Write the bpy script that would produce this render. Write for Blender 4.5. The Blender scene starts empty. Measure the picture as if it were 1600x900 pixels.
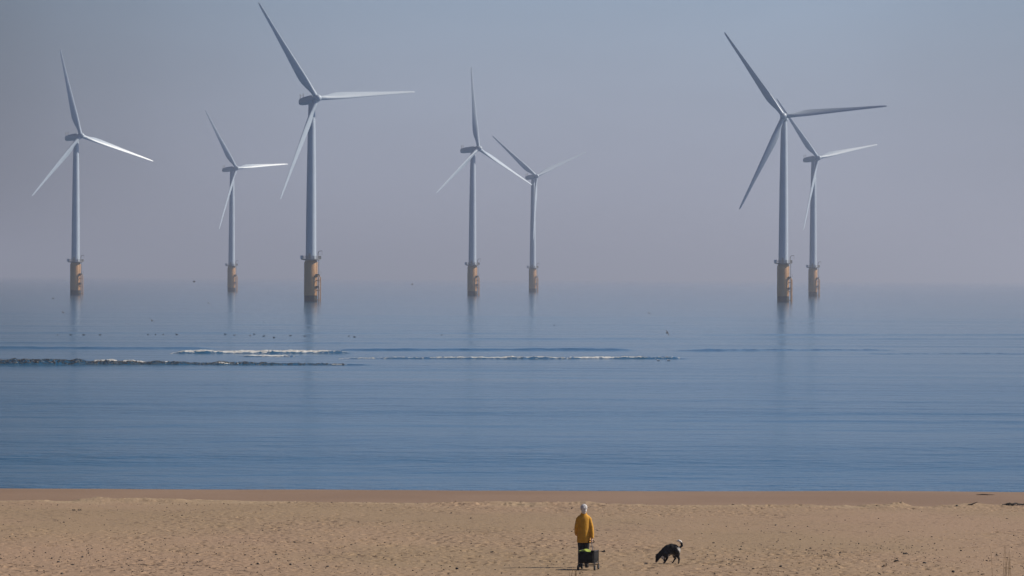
import bpy, math, random
import numpy as np
from mathutils import Matrix, Vector

R = math.radians
rng = np.random.default_rng(11)
random.seed(11)
S = bpy.context.scene
COL = S.collection

# ------------------------------------------------------------------ camera
F, CH, HY, ROLL = 5944.0, 10.02, 433.9, 0.00522      # focal length and horizon in the 1600 px photograph, camera height
cam = bpy.data.objects.new('camera', bpy.data.cameras.new('camera'))
COL.objects.link(cam)
cam.data.sensor_width = 36.0
cam.data.lens = F / 1600 * 36.0
cam.data.clip_start, cam.data.clip_end = 0.5, 90000
_p = math.atan((450 - HY) / F)
_f = Vector((0, math.cos(_p), -math.sin(_p)))
_r0, _u0 = Vector((1, 0, 0)), Vector((0, math.sin(_p), math.cos(_p)))
_r = _r0 * math.cos(ROLL) + _u0 * math.sin(ROLL)
_u = -_r0 * math.sin(ROLL) + _u0 * math.cos(ROLL)
cam.matrix_world = Matrix(((_r.x, _u.x, -_f.x, 0), (_r.y, _u.y, -_f.y, 0), (_r.z, _u.z, -_f.z, CH), (0, 0, 0, 1)))
S.camera = cam

# ------------------------------------------------------------------ sky, sun, exposure
SUN_EL, SUN_AZ = 38.0, 11.0            # azimuth measured from +x (right of the picture) towards +y (the sea)
w = bpy.data.worlds.new('World'); S.world = w; w.use_nodes = True
wn, wl = w.node_tree.nodes, w.node_tree.links
wn.clear()
sky = wn.new('ShaderNodeTexSky'); sky.sky_type = 'NISHITA'; sky.sun_disc = False
sky.sun_elevation = R(SUN_EL); sky.sun_rotation = R(90 - SUN_AZ)
sky.altitude = 0; sky.air_density = 1.0; sky.dust_density = 0.15; sky.ozone_density = 3.0
hs = wn.new('ShaderNodeMix'); hs.data_type = 'RGBA'; hs.blend_type = 'MULTIPLY'
hs.inputs['Factor'].default_value = 1.0
hs.inputs['B'].default_value = (0.84, 0.92, 1.10, 1)
bg = wn.new('ShaderNodeBackground'); bg.inputs['Strength'].default_value = 0.055
wo = wn.new('ShaderNodeOutputWorld')
# sky strength imitates lens vignetting, dimmest away from the sun, with a thin uneven veil of high cloud
tcw = wn.new('ShaderNodeTexCoord'); sxw = wn.new('ShaderNodeSeparateXYZ'); wl.new(tcw.outputs['Generated'], sxw.inputs[0])
mrw = wn.new('ShaderNodeFloatCurve'); cv = mrw.mapping.curves[0]       # strength against the x of the view direction, -1..1 mapped to 0..1
cv.points[0].location = (0, 0.40); cv.points[1].location = (1, 0.84)
for q in ((0.40, 0.38), (0.445, 0.67), (0.50, 0.98), (0.53, 0.99), (0.57, 0.86)): cv.points.new(*q)
mrw.mapping.update()
mad = wn.new('ShaderNodeMath'); mad.operation = 'MULTIPLY_ADD'; mad.inputs[1].default_value = 0.5; mad.inputs[2].default_value = 0.5
wl.new(sxw.outputs['X'], mad.inputs[0])
mpw = wn.new('ShaderNodeMapping'); mpw.inputs['Scale'].default_value = (9, 2, 30); wl.new(tcw.outputs['Generated'], mpw.inputs['Vector'])
nzw = wn.new('ShaderNodeTexNoise'); nzw.inputs['Scale'].default_value = 1.0; nzw.inputs['Detail'].default_value = 3; wl.new(mpw.outputs[0], nzw.inputs['Vector'])
vr = wn.new('ShaderNodeMapRange'); vr.inputs['From Min'].default_value = 0.3; vr.inputs['From Max'].default_value = 0.7; vr.inputs['To Min'].default_value = 0.95; vr.inputs['To Max'].default_value = 1.05
wl.new(mad.outputs[0], mrw.inputs['Value']); wl.new(nzw.outputs['Fac'], vr.inputs['Value'])
mm = wn.new('ShaderNodeMath'); mm.operation = 'MULTIPLY'; wl.new(mrw.outputs['Value'], mm.inputs[0]); wl.new(vr.outputs['Result'], mm.inputs[1])
mt = wn.new('ShaderNodeMath'); mt.operation = 'MULTIPLY'; mt.inputs[1].default_value = 0.069; wl.new(mm.outputs[0], mt.inputs[0]); wl.new(mt.outputs[0], bg.inputs['Strength'])
# low lilac haze veil near the horizon, gone by about ten degrees up
vl = wn.new('ShaderNodeMapRange'); vl.interpolation_type = 'SMOOTHSTEP'
vl.inputs['From Min'].default_value = 0.13; vl.inputs['From Max'].default_value = 0.02; vl.inputs['To Min'].default_value = 0.0; vl.inputs['To Max'].default_value = 0.75
wl.new(sxw.outputs['Z'], vl.inputs['Value'])
vm = wn.new('ShaderNodeMix'); vm.data_type = 'RGBA'; vm.inputs['B'].default_value = (5.15, 5.0, 5.7, 1)
wl.new(vl.outputs['Result'], vm.inputs['Factor']); wl.new(sky.outputs[0], vm.inputs['A'])
wl.new(vm.outputs['Result'], hs.inputs['A']); wl.new(hs.outputs['Result'], bg.inputs['Color'])
wl.new(bg.outputs[0], wo.inputs[0])

sl = bpy.data.lights.new('sun', 'SUN'); sl.energy = 4.9; sl.angle = R(0.53); sl.color = (1.0, 0.90, 0.76)
so = bpy.data.objects.new('sun', sl); COL.objects.link(so); so.location = (300, 0, 300)
_s = Vector((math.cos(R(SUN_EL)) * math.cos(R(SUN_AZ)), math.cos(R(SUN_EL)) * math.sin(R(SUN_AZ)), math.sin(R(SUN_EL))))
so.rotation_euler = _s.to_track_quat('Z', 'Y').to_euler()

S.view_settings.view_transform = 'Standard'; S.view_settings.look = 'None'
S.view_settings.exposure = 0.15; S.view_settings.gamma = 1.0; S.view_settings.use_curve_mapping = False
S.render.engine = 'CYCLES'
cy = S.cycles
cy.max_bounces = 6; cy.volume_bounces = 0; cy.sample_clamp_indirect = 6.0
cy.use_denoising = True

# ------------------------------------------------------------------ helpers
def horizon(px): return HY + ROLL * (px - 800)

def sea_point(px, py, z=0.0):
    """the point at height z that the photograph shows at this pixel"""
    d = F * (CH - z) / (py - horizon(px))
    return Vector(((px - 800 - ROLL * (py - HY) * -1) * d / F, d, z))

def tag(o, label=None, cat=None, group=None, kind=None):
    if label: o['label'] = label
    if cat: o['category'] = cat
    if group: o['group'] = group
    if kind: o['kind'] = kind
    return o

def empty(name, loc, rz=0.0):
    o = bpy.data.objects.new(name, None); COL.objects.link(o)
    o.location = loc; o.rotation_euler = (0, 0, rz); o.empty_display_size = 0.3
    return o

def copy_tree(o, parent=None):
    c = o.copy(); COL.objects.link(c)
    if parent is not None: c.parent = parent
    for ch in list(o.children): copy_tree(ch, c)
    return c

class MB:
    def __init__(s): s.v, s.f = [], []
    def add(s, v, f):
        n = len(s.v); s.v += [tuple(p) for p in v]; s.f += [tuple(i + n for i in q) for q in f]; return s
    def loft(s, rings, cap=True, closed=True):
        n = len(rings[0]); v = [p for r in rings for p in r]; f = []
        for k in range(len(rings) - 1):
            for i in range(n if closed else n - 1):
                j = (i + 1) % n
                f.append((k * n + i, k * n + j, (k + 1) * n + j, (k + 1) * n + i))
        if cap and closed:
            f.append(tuple(range(n - 1, -1, -1))); f.append(tuple(range((len(rings) - 1) * n, len(rings) * n)))
        return s.add(v, f)
    def lathe(s, prof, n=32, axis='z', c=(0, 0, 0)):
        rings = []
        for r, h in prof:
            ring = []
            for i in range(n):
                a = 2 * math.pi * i / n
                x, y = r * math.cos(a), r * math.sin(a)
                ring.append({'z': (c[0] + x, c[1] + y, c[2] + h), 'y': (c[0] + y, c[1] + h, c[2] + x), 'x': (c[0] + h, c[1] + x, c[2] + y)}[axis])
            rings.append(ring)
        return s.loft(rings)
    def tube(s, pts, rad, n=8):
        pts = [Vector(p) for p in pts]
        rad = rad if isinstance(rad, (list, tuple)) else [rad] * len(pts)
        rings = []
        up = None
        for i, p in enumerate(pts):
            t = (pts[min(i + 1, len(pts) - 1)] - pts[max(i - 1, 0)]).normalized()
            if up is None: up = Vector((0, 0, 1)) if abs(t.z) < 0.9 else Vector((1, 0, 0))
            a = t.cross(up).normalized(); b = a.cross(t).normalized(); up = b
            rings.append([p + (a * math.cos(2 * math.pi * k / n) + b * math.sin(2 * math.pi * k / n)) * rad[i] for k in range(n)])
        return s.loft(rings)
    def box(s, c, d, m=None):
        v = [Vector((x * d[0] / 2, y * d[1] / 2, z * d[2] / 2)) for x in (-1, 1) for y in (-1, 1) for z in (-1, 1)]
        v = [(m @ p if m else p) + Vector(c) for p in v]
        return s.add(v, [(0, 1, 3, 2), (4, 6, 7, 5), (0, 4, 5, 1), (2, 3, 7, 6), (0, 2, 6, 4), (1, 5, 7, 3)])
    def ball(s, c, r, n=14, m=10):
        r = (r, r, r) if isinstance(r, (int, float)) else r
        rings = [[(c[0] + r[0] * math.sin(math.pi * k / m) * math.cos(2 * math.pi * i / n),
                   c[1] + r[1] * math.sin(math.pi * k / m) * math.sin(2 * math.pi * i / n),
                   c[2] - r[2] * math.cos(math.pi * k / m)) for i in range(n)] for k in range(1, m)]
        v = [p for q in rings for p in q]; f = []
        for k in range(m - 2):
            for i in range(n):
                j = (i + 1) % n; f.append((k * n + i, k * n + j, (k + 1) * n + j, (k + 1) * n + i))
        b, t = len(v), len(v) + 1
        v += [(c[0], c[1], c[2] - r[2]), (c[0], c[1], c[2] + r[2])]
        for i in range(n):
            j = (i + 1) % n; f.append((b, j, i)); f.append((t, (m - 2) * n + i, (m - 2) * n + j))
        return s.add(v, f)
    def limb(s, pts, n=12):
        """pts: (x, y, z, r) chain, closed round ends"""
        P = [Vector(p[:3]) for p in pts]; r = [p[3] for p in pts]
        s.tube(P, r, n)
        for p, q in zip(P, r): s.ball(p, q, n, 8)
        return s
    def mesh(s, name):
        me = bpy.data.meshes.new(name); me.from_pydata(s.v, [], s.f); me.validate(); me.update(); return me
    def build(s, name, mat, parent=None, smooth=True, bevel=0.0, remesh=0.0, sub=0, loc=None):
        me = s.mesh(name)
        o = bpy.data.objects.new(name, me)
        if remesh or bevel or sub:
            COL.objects.link(o)
            if remesh:
                m = o.modifiers.new('r', 'REMESH'); m.mode = 'VOXEL'; m.voxel_size = remesh
                m = o.modifiers.new('s', 'SMOOTH'); m.factor = 0.5; m.iterations = 4
            if bevel:
                m = o.modifiers.new('b', 'BEVEL'); m.width = bevel; m.segments = 3; m.limit_method = 'ANGLE'
            if sub:
                m = o.modifiers.new('u', 'SUBSURF'); m.levels = sub; m.render_levels = sub
            dg = bpy.context.evaluated_depsgraph_get()
            ne = bpy.data.meshes.new_from_object(o.evaluated_get(dg))
            o.modifiers.clear(); o.data = ne; bpy.data.meshes.remove(me); ne.name = name; me = ne
        else:
            COL.objects.link(o)
        me.materials.clear(); me.materials.append(mat)
        if smooth:
            me.polygons.foreach_set('use_smooth', [True] * len(me.polygons))
            try: me.set_sharp_from_angle(angle=R(40))
            except Exception: pass
        if parent is not None: o.parent = parent
        if loc is not None: o.location = loc
        return o

def grid_mesh(name, X, Y, Z, mat):
    nr, nc = X.shape
    me = bpy.data.meshes.new(name)
    v = np.stack([X, Y, Z], -1).reshape(-1, 3)
    i = np.arange(nr * nc).reshape(nr, nc)
    f = np.stack([i[:-1, :-1], i[:-1, 1:], i[1:, 1:], i[1:, :-1]], -1).reshape(-1, 4)
    me.vertices.add(len(v)); me.vertices.foreach_set('co', v.astype(np.float32).ravel())
    me.loops.add(f.size); me.loops.foreach_set('vertex_index', f.astype(np.int32).ravel())
    me.polygons.add(len(f)); me.polygons.foreach_set('loop_start', np.arange(0, f.size, 4, dtype=np.int32))
    me.polygons.foreach_set('loop_total', np.full(len(f), 4, dtype=np.int32))
    me.polygons.foreach_set('use_smooth', np.ones(len(f), dtype=bool))
    me.update(calc_edges=True); me.validate()
    me.materials.append(mat)
    o = bpy.data.objects.new(name, me); COL.objects.link(o)
    return o

def vnoise(x, y, seed=0):
    """smooth lattice noise in -1..1"""
    xi, yi = np.floor(x).astype(np.int64), np.floor(y).astype(np.int64)
    xf, yf = x - xi, y - yi
    def h(a, b):
        n = (a * 374761393 + b * 668265263 + seed * 982451653) & 0xffffffff
        n = ((n ^ (n >> 13)) * 1274126177) & 0xffffffff
        n = n ^ (n >> 16)
        return (n & 0xffffff) / float(0xffffff) * 2 - 1
    u, v = xf * xf * (3 - 2 * xf), yf * yf * (3 - 2 * yf)
    return (h(xi, yi) * (1 - u) + h(xi + 1, yi) * u) * (1 - v) + (h(xi, yi + 1) * (1 - u) + h(xi + 1, yi + 1) * u) * v

def fbm(x, y, seed=0, oct=4, gain=0.5):
    a, t, s = 1.0, 0.0, 0.0
    for k in range(oct):
        t = t + a * vnoise(x, y, seed + k * 17); s += a; a *= gain; x = x * 2.03 + 5.1; y = y * 2.03 + 9.7
    return t / s

def sstep(a, b, x):
    t = np.clip((x - a) / (b - a), 0, 1); return t * t * (3 - 2 * t)

# ------------------------------------------------------------------ materials
def mat(name, col, rough=0.6, var=0.0, vscale=5.0, col2=None, bump=0.0, bscale=20.0, spec=0.5, metal=0.0, stretch=None, detail=5.0, ramp=(0.35, 0.65), sheen=0.0):
    m = bpy.data.materials.new(name); m.use_nodes = True
    n, l = m.node_tree.nodes, m.node_tree.links
    p = n['Principled BSDF']
    p.inputs['Base Color'].default_value = (*col, 1); p.inputs['Roughness'].default_value = rough
    p.inputs['Specular IOR Level'].default_value = spec; p.inputs['Metallic'].default_value = metal
    if sheen: p.inputs['Sheen Weight'].default_value = sheen
    tc = n.new('ShaderNodeTexCoord'); mp = n.new('ShaderNodeMapping')
    l.new(tc.outputs['Object'], mp.inputs['Vector'])
    if stretch: mp.inputs['Scale'].default_value = stretch
    if col2 or var:
        c2 = col2 or tuple(c * (1 - var) for c in col)
        t = n.new('ShaderNodeTexNoise'); t.inputs['Scale'].default_value = vscale; t.inputs['Detail'].default_value = detail
        r = n.new('ShaderNodeValToRGB'); r.color_ramp.elements[0].position, r.color_ramp.elements[1].position = ramp
        r.color_ramp.elements[0].color = (*c2, 1); r.color_ramp.elements[1].color = (*col, 1)
        l.new(mp.outputs[0], t.inputs['Vector']); l.new(t.outputs['Fac'], r.inputs['Fac']); l.new(r.outputs['Color'], p.inputs['Base Color'])
    if bump:
        t = n.new('ShaderNodeTexNoise'); t.inputs['Scale'].default_value = bscale; t.inputs['Detail'].default_value = 6
        b = n.new('ShaderNodeBump'); b.inputs['Strength'].default_value = 1.0; b.inputs['Distance'].default_value = bump
        l.new(mp.outputs[0], t.inputs['Vector']); l.new(t.outputs['Fac'], b.inputs['Height']); l.new(b.outputs['Normal'], p.inputs['Normal'])
    return m

M = {}
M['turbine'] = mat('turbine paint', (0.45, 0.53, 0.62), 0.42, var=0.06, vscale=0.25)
M['yellow'] = mat('yellow paint', (0.50, 0.27, 0.105), 0.55, col2=(0.40, 0.215, 0.085), vscale=0.6, stretch=(1, 1, 0.25))
M['band'] = mat('weedy steel', (0.045, 0.045, 0.04), 0.8, col2=(0.02, 0.025, 0.015), vscale=1.5)
M['steel'] = mat('galvanised steel', (0.22, 0.22, 0.22), 0.5, var=0.3, vscale=2.0)
M['door'] = mat('door paint', (0.30, 0.31, 0.32), 0.5, var=0.1, vscale=3)

def water_material():
    m = bpy.data.materials.new('sea water'); m.use_nodes = True
    n, l = m.node_tree.nodes, m.node_tree.links
    p = n['Principled BSDF']
    p.inputs['Base Color'].default_value = (0.014, 0.082, 0.165, 1)
    p.inputs['Roughness'].default_value = 0.25; p.inputs['IOR'].default_value = 1.333
    tc = n.new('ShaderNodeTexCoord')
    def noise(sc, scale, detail=3.0, rough=0.5):
        mp = n.new('ShaderNodeMapping'); mp.inputs['Scale'].default_value = sc
        t = n.new('ShaderNodeTexNoise'); t.inputs['Scale'].default_value = scale; t.inputs['Detail'].default_value = detail; t.inputs['Roughness'].default_value = rough
        l.new(tc.outputs['Object'], mp.inputs['Vector']); l.new(mp.outputs[0], t.inputs['Vector'])
        return t.outputs['Fac']
    def math_(op, a, b):
        k = n.new('ShaderNodeMath'); k.operation = op
        for i, q in enumerate((a, b)):
            if isinstance(q, (int, float)): k.inputs[i].default_value = q
            else: l.new(q, k.inputs[i])
        return k.outputs[0]
    fine = noise((1.1, 1.0, 1.0), 1.3, 4.0)              # ripples under a metre
    mid = noise((0.75, 1.0, 1.0), 0.28, 4.0)              # wavelets of some metres
    patch = noise((0.35, 1.0, 1.0), 0.022, 5.0, 0.6)      # calmer and rougher lanes of water
    lane = n.new('ShaderNodeMapRange'); lane.inputs['From Min'].default_value = 0.36; lane.inputs['From Max'].default_value = 0.64
    lane.inputs['To Min'].default_value = 0.22; lane.inputs['To Max'].default_value = 1.75
    l.new(patch, lane.inputs['Value'])
    chop = noise((0.9, 1.0, 1.0), 0.62, 4.0)
    h = math_('ADD', math_('MULTIPLY', fine, 0.13), math_('ADD', math_('MULTIPLY', mid, 0.50), math_('MULTIPLY', chop, 0.22)))
    h = math_('MULTIPLY', h, lane.outputs['Result'])
    sx = n.new('ShaderNodeSeparateXYZ'); l.new(tc.outputs['Object'], sx.inputs[0])
    near = math_('DIVIDE', 1.0, sx.outputs['Y'])                     # smoother water offshore
    def ramp(lo, hi, dist=470):
        q = n.new('ShaderNodeMapRange'); q.inputs['From Min'].default_value = 1 / 3200; q.inputs['From Max'].default_value = 1 / dist
        q.inputs['To Min'].default_value = lo; q.inputs['To Max'].default_value = hi; l.new(near, q.inputs['Value']); return q.outputs['Result']
    h = math_('MULTIPLY', h, ramp(0.11, 2.1, 200))
    l.new(ramp(0.115, 0.20, 200), p.inputs['Roughness'])
    b = n.new('ShaderNodeBump'); b.inputs['Strength'].default_value = 1.0; b.inputs['Distance'].default_value = 0.33
    l.new(h, b.inputs['Height']); l.new(b.outputs['Normal'], p.inputs['Normal'])
    return m
M['water'] = water_material()

def sand_material(name, c1, c2, c3, rough, bump, berm=False):
    m = bpy.data.materials.new(name); m.use_nodes = True
    n, l = m.node_tree.nodes, m.node_tree.links
    p = n['Principled BSDF']; p.inputs['Roughness'].default_value = rough; p.inputs['Specular IOR Level'].default_value = 0.25
    tc = n.new('ShaderNodeTexCoord')
    def noise(scale, detail, vec=(1, 1, 1)):
        mp = n.new('ShaderNodeMapping'); mp.inputs['Scale'].default_value = vec
        t = n.new('ShaderNodeTexNoise'); t.inputs['Scale'].default_value = scale; t.inputs['Detail'].default_value = detail
        l.new(tc.outputs['Object'], mp.inputs['Vector']); l.new(mp.outputs[0], t.inputs['Vector']); return t.outputs['Fac']
    def mix(fac, a, b):
        k = n.new('ShaderNodeMix'); k.data_type = 'RGBA'
        l.new(fac, k.inputs['Factor'])
        for nm, q in (('A', a), ('B', b)):
            if isinstance(q, tuple): k.inputs[nm].default_value = (*q, 1)
            else: l.new(q, k.inputs[nm])
        return k.outputs['Result']
    def rng_(v, a, b):
        k = n.new('ShaderNodeMapRange'); k.inputs['From Min'].default_value = a; k.inputs['From Max'].default_value = b; l.new(v, k.inputs['Value']); return k.outputs['Result']
    big = rng_(noise(0.16, 4, (0.6, 0.30, 1)), 0.38, 0.62)
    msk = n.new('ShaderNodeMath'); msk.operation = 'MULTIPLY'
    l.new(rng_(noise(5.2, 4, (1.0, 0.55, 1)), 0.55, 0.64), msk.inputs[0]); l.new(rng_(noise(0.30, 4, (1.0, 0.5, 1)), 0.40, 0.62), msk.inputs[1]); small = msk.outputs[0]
    c = mix(big, c1, c2)
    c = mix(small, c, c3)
    if berm:                                            # paler sand on the crest of the storm ridge
        sx = n.new('ShaderNodeSeparateXYZ'); l.new(tc.outputs['Object'], sx.inputs[0])
        a_ = n.new('ShaderNodeMath'); a_.operation = 'MULTIPLY_ADD'; a_.inputs[1].default_value = 7.0
        l.new(noise(0.5, 4), a_.inputs[0]); l.new(sx.outputs['Y'], a_.inputs[2])
        c = mix(rng_(a_.outputs[0], 146.0, 148.4), c, (0.325, 0.238, 0.155))
    l.new(c, p.inputs['Base Color'])
    b = n.new('ShaderNodeBump'); b.inputs['Distance'].default_value = bump; b.inputs['Strength'].default_value = 1.0
    l.new(noise(9.0, 6, (1, 0.6, 1)), b.inputs['Height']); l.new(b.outputs['Normal'], p.inputs['Normal'])
    return m
M['sand'] = sand_material('dry sand', (0.300, 0.204, 0.136), (0.272, 0.193, 0.120), (0.125, 0.083, 0.054), 0.95, 0.03, berm=True)  # third colour paints dark dashes for shaded footprints and debris
M['wetsand'] = sand_material('wet sand', (0.212, 0.138, 0.091), (0.238, 0.158, 0.106), (0.190, 0.123, 0.081), 0.85, 0.02)

M['foam'] = mat('sea foam', (0.62, 0.62, 0.60), 0.8, var=0.45, vscale=2.5, bump=0.05, bscale=6.0)
M['froth'] = mat('grey froth', (0.36, 0.36, 0.35), 0.8, var=0.5, vscale=2.0)
M['seaweed'] = mat('dried seaweed', (0.028, 0.022, 0.016), 0.8, col2=(0.012, 0.011, 0.010), vscale=12.0, bump=0.02, bscale=30.0)
M['darkfleck'] = mat('dark fleck', (0.022, 0.024, 0.026), 0.6, col2=(0.010, 0.011, 0.012), vscale=3.0)
M['litter'] = mat('weed crumbs', (0.055, 0.040, 0.027), 0.85, col2=(0.02, 0.016, 0.012), vscale=3.0)
M['stone'] = mat('dark pebble', (0.06, 0.055, 0.05), 0.75, col2=(0.03, 0.027, 0.025), vscale=15.0, bump=0.01, bscale=40.0)
M['drift'] = mat('driftwood', (0.13, 0.095, 0.07), 0.85, col2=(0.05, 0.04, 0.03), vscale=9.0, bump=0.01, bscale=30.0)
M['straw'] = mat('dry grass', (0.36, 0.25, 0.12), 0.8, col2=(0.20, 0.14, 0.07), vscale=8.0)

M['skin'] = mat('skin', (0.55, 0.34, 0.25), 0.55, var=0.1, vscale=20)
M['coat'] = mat('mustard coat', (0.60, 0.29, 0.012), 0.85, col2=(0.52, 0.25, 0.010), vscale=14, bump=0.006, bscale=16, sheen=0.15)
M['trousers'] = mat('black trousers', (0.016, 0.016, 0.020), 0.85, col2=(0.010, 0.010, 0.013), vscale=20, bump=0.006, bscale=14)
M['shoes'] = mat('dark shoes', (0.03, 0.03, 0.034), 0.6, var=0.3, vscale=20)
M['hair'] = mat('white hair', (0.72, 0.71, 0.72), 0.75, col2=(0.34, 0.33, 0.34), vscale=13, bump=0.012, bscale=40, stretch=(1, 1, 0.3))
M['canvas'] = mat('black canvas', (0.007, 0.0075, 0.009), 0.85, col2=(0.011, 0.0115, 0.013), vscale=12, bump=0.008, bscale=10, spec=0.25)
M['blackmetal'] = mat('black metal', (0.02, 0.02, 0.022), 0.4, var=0.2, vscale=20)
M['rubber'] = mat('black rubber', (0.015, 0.015, 0.016), 0.85, var=0.2, vscale=20)
M['grey'] = mat('grey plastic', (0.12, 0.12, 0.13), 0.5, var=0.2, vscale=20)
M['lime'] = mat('lime fabric', (0.34, 0.43, 0.05), 0.8, col2=(0.24, 0.32, 0.04), vscale=10, bump=0.01, bscale=14)

# ------------------------------------------------------------------ sea
RIDGES = [  # (pixel x where it starts, ends, fade length, pixel y of its foot, height at the start and end, front width, back width, choppiness)
    (-160, 620, 90, 570.0, 0.74, 0.10, 0.55, 2.6, 0.34),
    (262, 560, 30, 552.5, 0.42, 0.36, 0.9, 3.5, 0.10),
    (372, 470, 20, 557.0, 0.22, 0.18, 0.7, 2.5, 0.08),
    (520, 1085, 50, 560.8, 0.14, 0.30, 0.6, 3.0, 0.18),
    (500, 1010, 60, 547.5, 0.26, 0.32, 1.6, 4.5, 0.05),
    (-160, 360, 60, 545.0, 0.42, 0.22, 2.2, 5.0, 0.04),
    (1030, 1430, 70, 548.0, 0.20, 0.18, 1.4, 4.0, 0.10),
    (1300, 1760, 90, 553.0, 0.08, 0.10, 1.4, 4.0, 0.10),
    (-160, 700, 120, 536.0, 0.17, 0.14, 2.5, 6.0, 0.02),
    (380, 1760, 150, 530.0, 0.20, 0.15, 3.0, 7.0, 0.02),
    (-160, 900, 200, 521.0, 0.24, 0.16, 4.0, 9.0, 0.02),
    (1000, 1760, 160, 524.0, 0.24, 0.26, 4.0, 9.0, 0.02),
    (-160, 1760, 200, 508.0, 0.12, 0.12, 7.0, 12.0, 0.02),
]
def ridge_d(r, X, px):
    d0 = F * CH / (r[3] - horizon(px))
    return d0 + fbm(X * 0.045, X * 0, int(r[3]), 3) * 2.0 * (1 + (d0 > 560))
def ridge_height(r, X, Y):
    x0, x1, fade, py, h0, h1, wf, wb, chop = r
    if X.ndim == 2:                                   # only the rows near the crest
        dm = F * CH / (py - HY); k = (Y[:, 0] > dm - 60) & (Y[:, 0] < dm + 80)
        z = np.zeros_like(X)
        if k.any() and not k.all(): z[k] = ridge_height(r, X[k], Y[k])
        if not k.all(): return z
    px = X * F / Y + 800
    d0 = ridge_d(r, X, px)
    t = np.clip((px - x0) / (x1 - x0), 0, 1)
    env = sstep(x0, x0 + fade, px) * (1 - sstep(x1 - fade, x1, px))
    h = (h0 * (1 - t) + h1 * t) * env * (1 + 0.25 * fbm(X * 0.35, X * 0, int(py) + 5, 3))
    s = Y - d0
    shape = np.where(s < 0, np.exp(-(s / wf) ** 2), np.exp(-(s / wb) ** 2))
    z = h * shape
    if chop > 0.03:
        z = z + chop * env * np.exp(-((s + 0.2) / (wf * 2.2)) ** 2) * (0.6 * fbm(X * 2.4, Y * 1.6, int(py) + 9, 3) + 0.8 * fbm(X * 0.7, Y * 0.9, int(py) + 19, 2)) * (h0 * (1 - t) + h1 * t) / max(h0, h1)
    return z
def swell(X, Y):
    z = 0
    for k, (lam, amp) in enumerate(((26, .050), (15, .034), (9.5, .022), (6.0, .012))):
        ph = Y / lam * 2 * math.pi + 3.0 * fbm(X / (lam * 9), Y / (lam * 5), 40 + k, 3) * 2
        env = 0.5 + 0.5 * fbm(X / (lam * 7), Y / (lam * 2.5), 60 + k, 3) * 2
        z = z + amp * np.clip(env, 0, 1.3) * np.sin(ph)
    return z * sstep(165, 260, Y)
def sea_height(X, Y):
    z = swell(X, Y)
    for r in RIDGES: z = z + ridge_height(r, X, Y)
    return z

u = np.concatenate([[-6, -3, -1.6, -1.2], np.linspace(-1, 1, 800), [1.2, 1.6, 3, 6]])
rows = [150.0]
while rows[-1] < 30000:
    d = rows[-1]
    step = 0.5 * d * d / (F * CH)
    if 415 < d < 560: step = min(step, 0.32)
    elif d < 1000: step = min(step, 1.4)
    rows.append(d + max(step, 0.3))
rows = np.array(rows)
Y, U = np.meshgrid(rows, u, indexing='ij')
X = U * (0.155 * Y + 12)
Z = sea_height(X, Y)
tag(grid_mesh('sea', X, Y, Z, M['water']), kind='structure')

# ------------------------------------------------------------------ beach
PROF_D = np.array([-400, -60, 4, 12, 88, 92, 98, 120, 145, 162, 180, 195, 215])
PROF_Z = np.array([9.5, 8.7, 8.42, 8.1, 2.86, 2.70, 2.565, 2.02, 1.39, 0.70, 0.0, -0.45, -0.9])
def profile(d): return np.interp(d, PROF_D, PROF_Z)
def shore_shift(x): return 0.052 * x + 0.5 * fbm(x * 0.05, x * 0, 7, 2)     # the shoreline runs a little oblique
BERM = 145.0
def berm_d(x): return BERM + 1.1 * fbm(x * 0.16, x * 0 + 3, 21, 4) - 0.02 * x
FOOT = []
for _ in range(15000):
    big = rng.random() < .25
    FOOT.append((rng.uniform(-27, 27), 90 + 55 * rng.random() ** 1.1, rng.uniform(.09, .17) if big else rng.uniform(.05, .10), rng.uniform(.07, .12) if big else rng.uniform(.04, .08), rng.uniform(0, math.pi)))
for tx, td, ang, n in ((-20, 99, .12, 34), (-6, 112, -.25, 40), (3, 97.6, .9, 40), (8, 104, .05, 26), (-16, 124, .06, 44), (1.5, 98.5, 1.35, 56), (4.5, 99, 2.2, 24)):   # trails of footprints
    for k in range(n):
        q = k * .66; sd = .13 * (-1) ** k
        FOOT.append((tx + q * math.cos(ang) - sd * math.sin(ang) + rng.normal(0, .05), td + q * math.sin(ang) + sd * math.cos(ang) + rng.normal(0, .05), rng.uniform(.14, .19), rng.uniform(.09, .13), ang + math.pi / 2))
xc = np.concatenate([[-700, -350, -160, -80, -50, -36], np.arange(-27, 27.01, 0.048), [36, 50, 80, 160, 350, 700]])
dr = np.concatenate([[-400, -200, -60, -20, 4, 12, 25, 40, 55, 68, 78, 84, 88], np.arange(90, 147.6, 0.10)])
D, XX = np.meshgrid(dr, xc, indexing='ij')
ZB = profile(D)
fine = (D > 89) & (np.abs(XX) < 27.2)
amp = 0.12 + 0.88 * sstep(0.0, 0.45, fbm(XX * 0.12, D * 0.07, 31, 4) + 0.16)         # trampled and smoother areas
calm = 1 - 0.75 * np.exp(-((XX - 1.1) / 1.7) ** 4 - ((D - 97.8) / 1.9) ** 4) - 0.6 * np.exp(-((XX - 3.75) / .7) ** 4 - ((D - 98.6) / 1.2) ** 4)   # firmer sand where the walker and dog stand
rough = 0.022 * fbm(XX * 0.9, D * 0.55, 1, 4, 0.6) * amp + 0.016 * fbm(XX * 4.1, D * 2.6, 2, 3) * amp + 0.05 * fbm(XX * 0.10, D * 0.10, 5, 2)
amp = np.minimum(1.1, amp + 0.5 * (1 - sstep(97, 108, D)))
bd = berm_d(XX)
lump = np.exp(-((D - bd + 1.0) / 1.1) ** 2)
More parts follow.
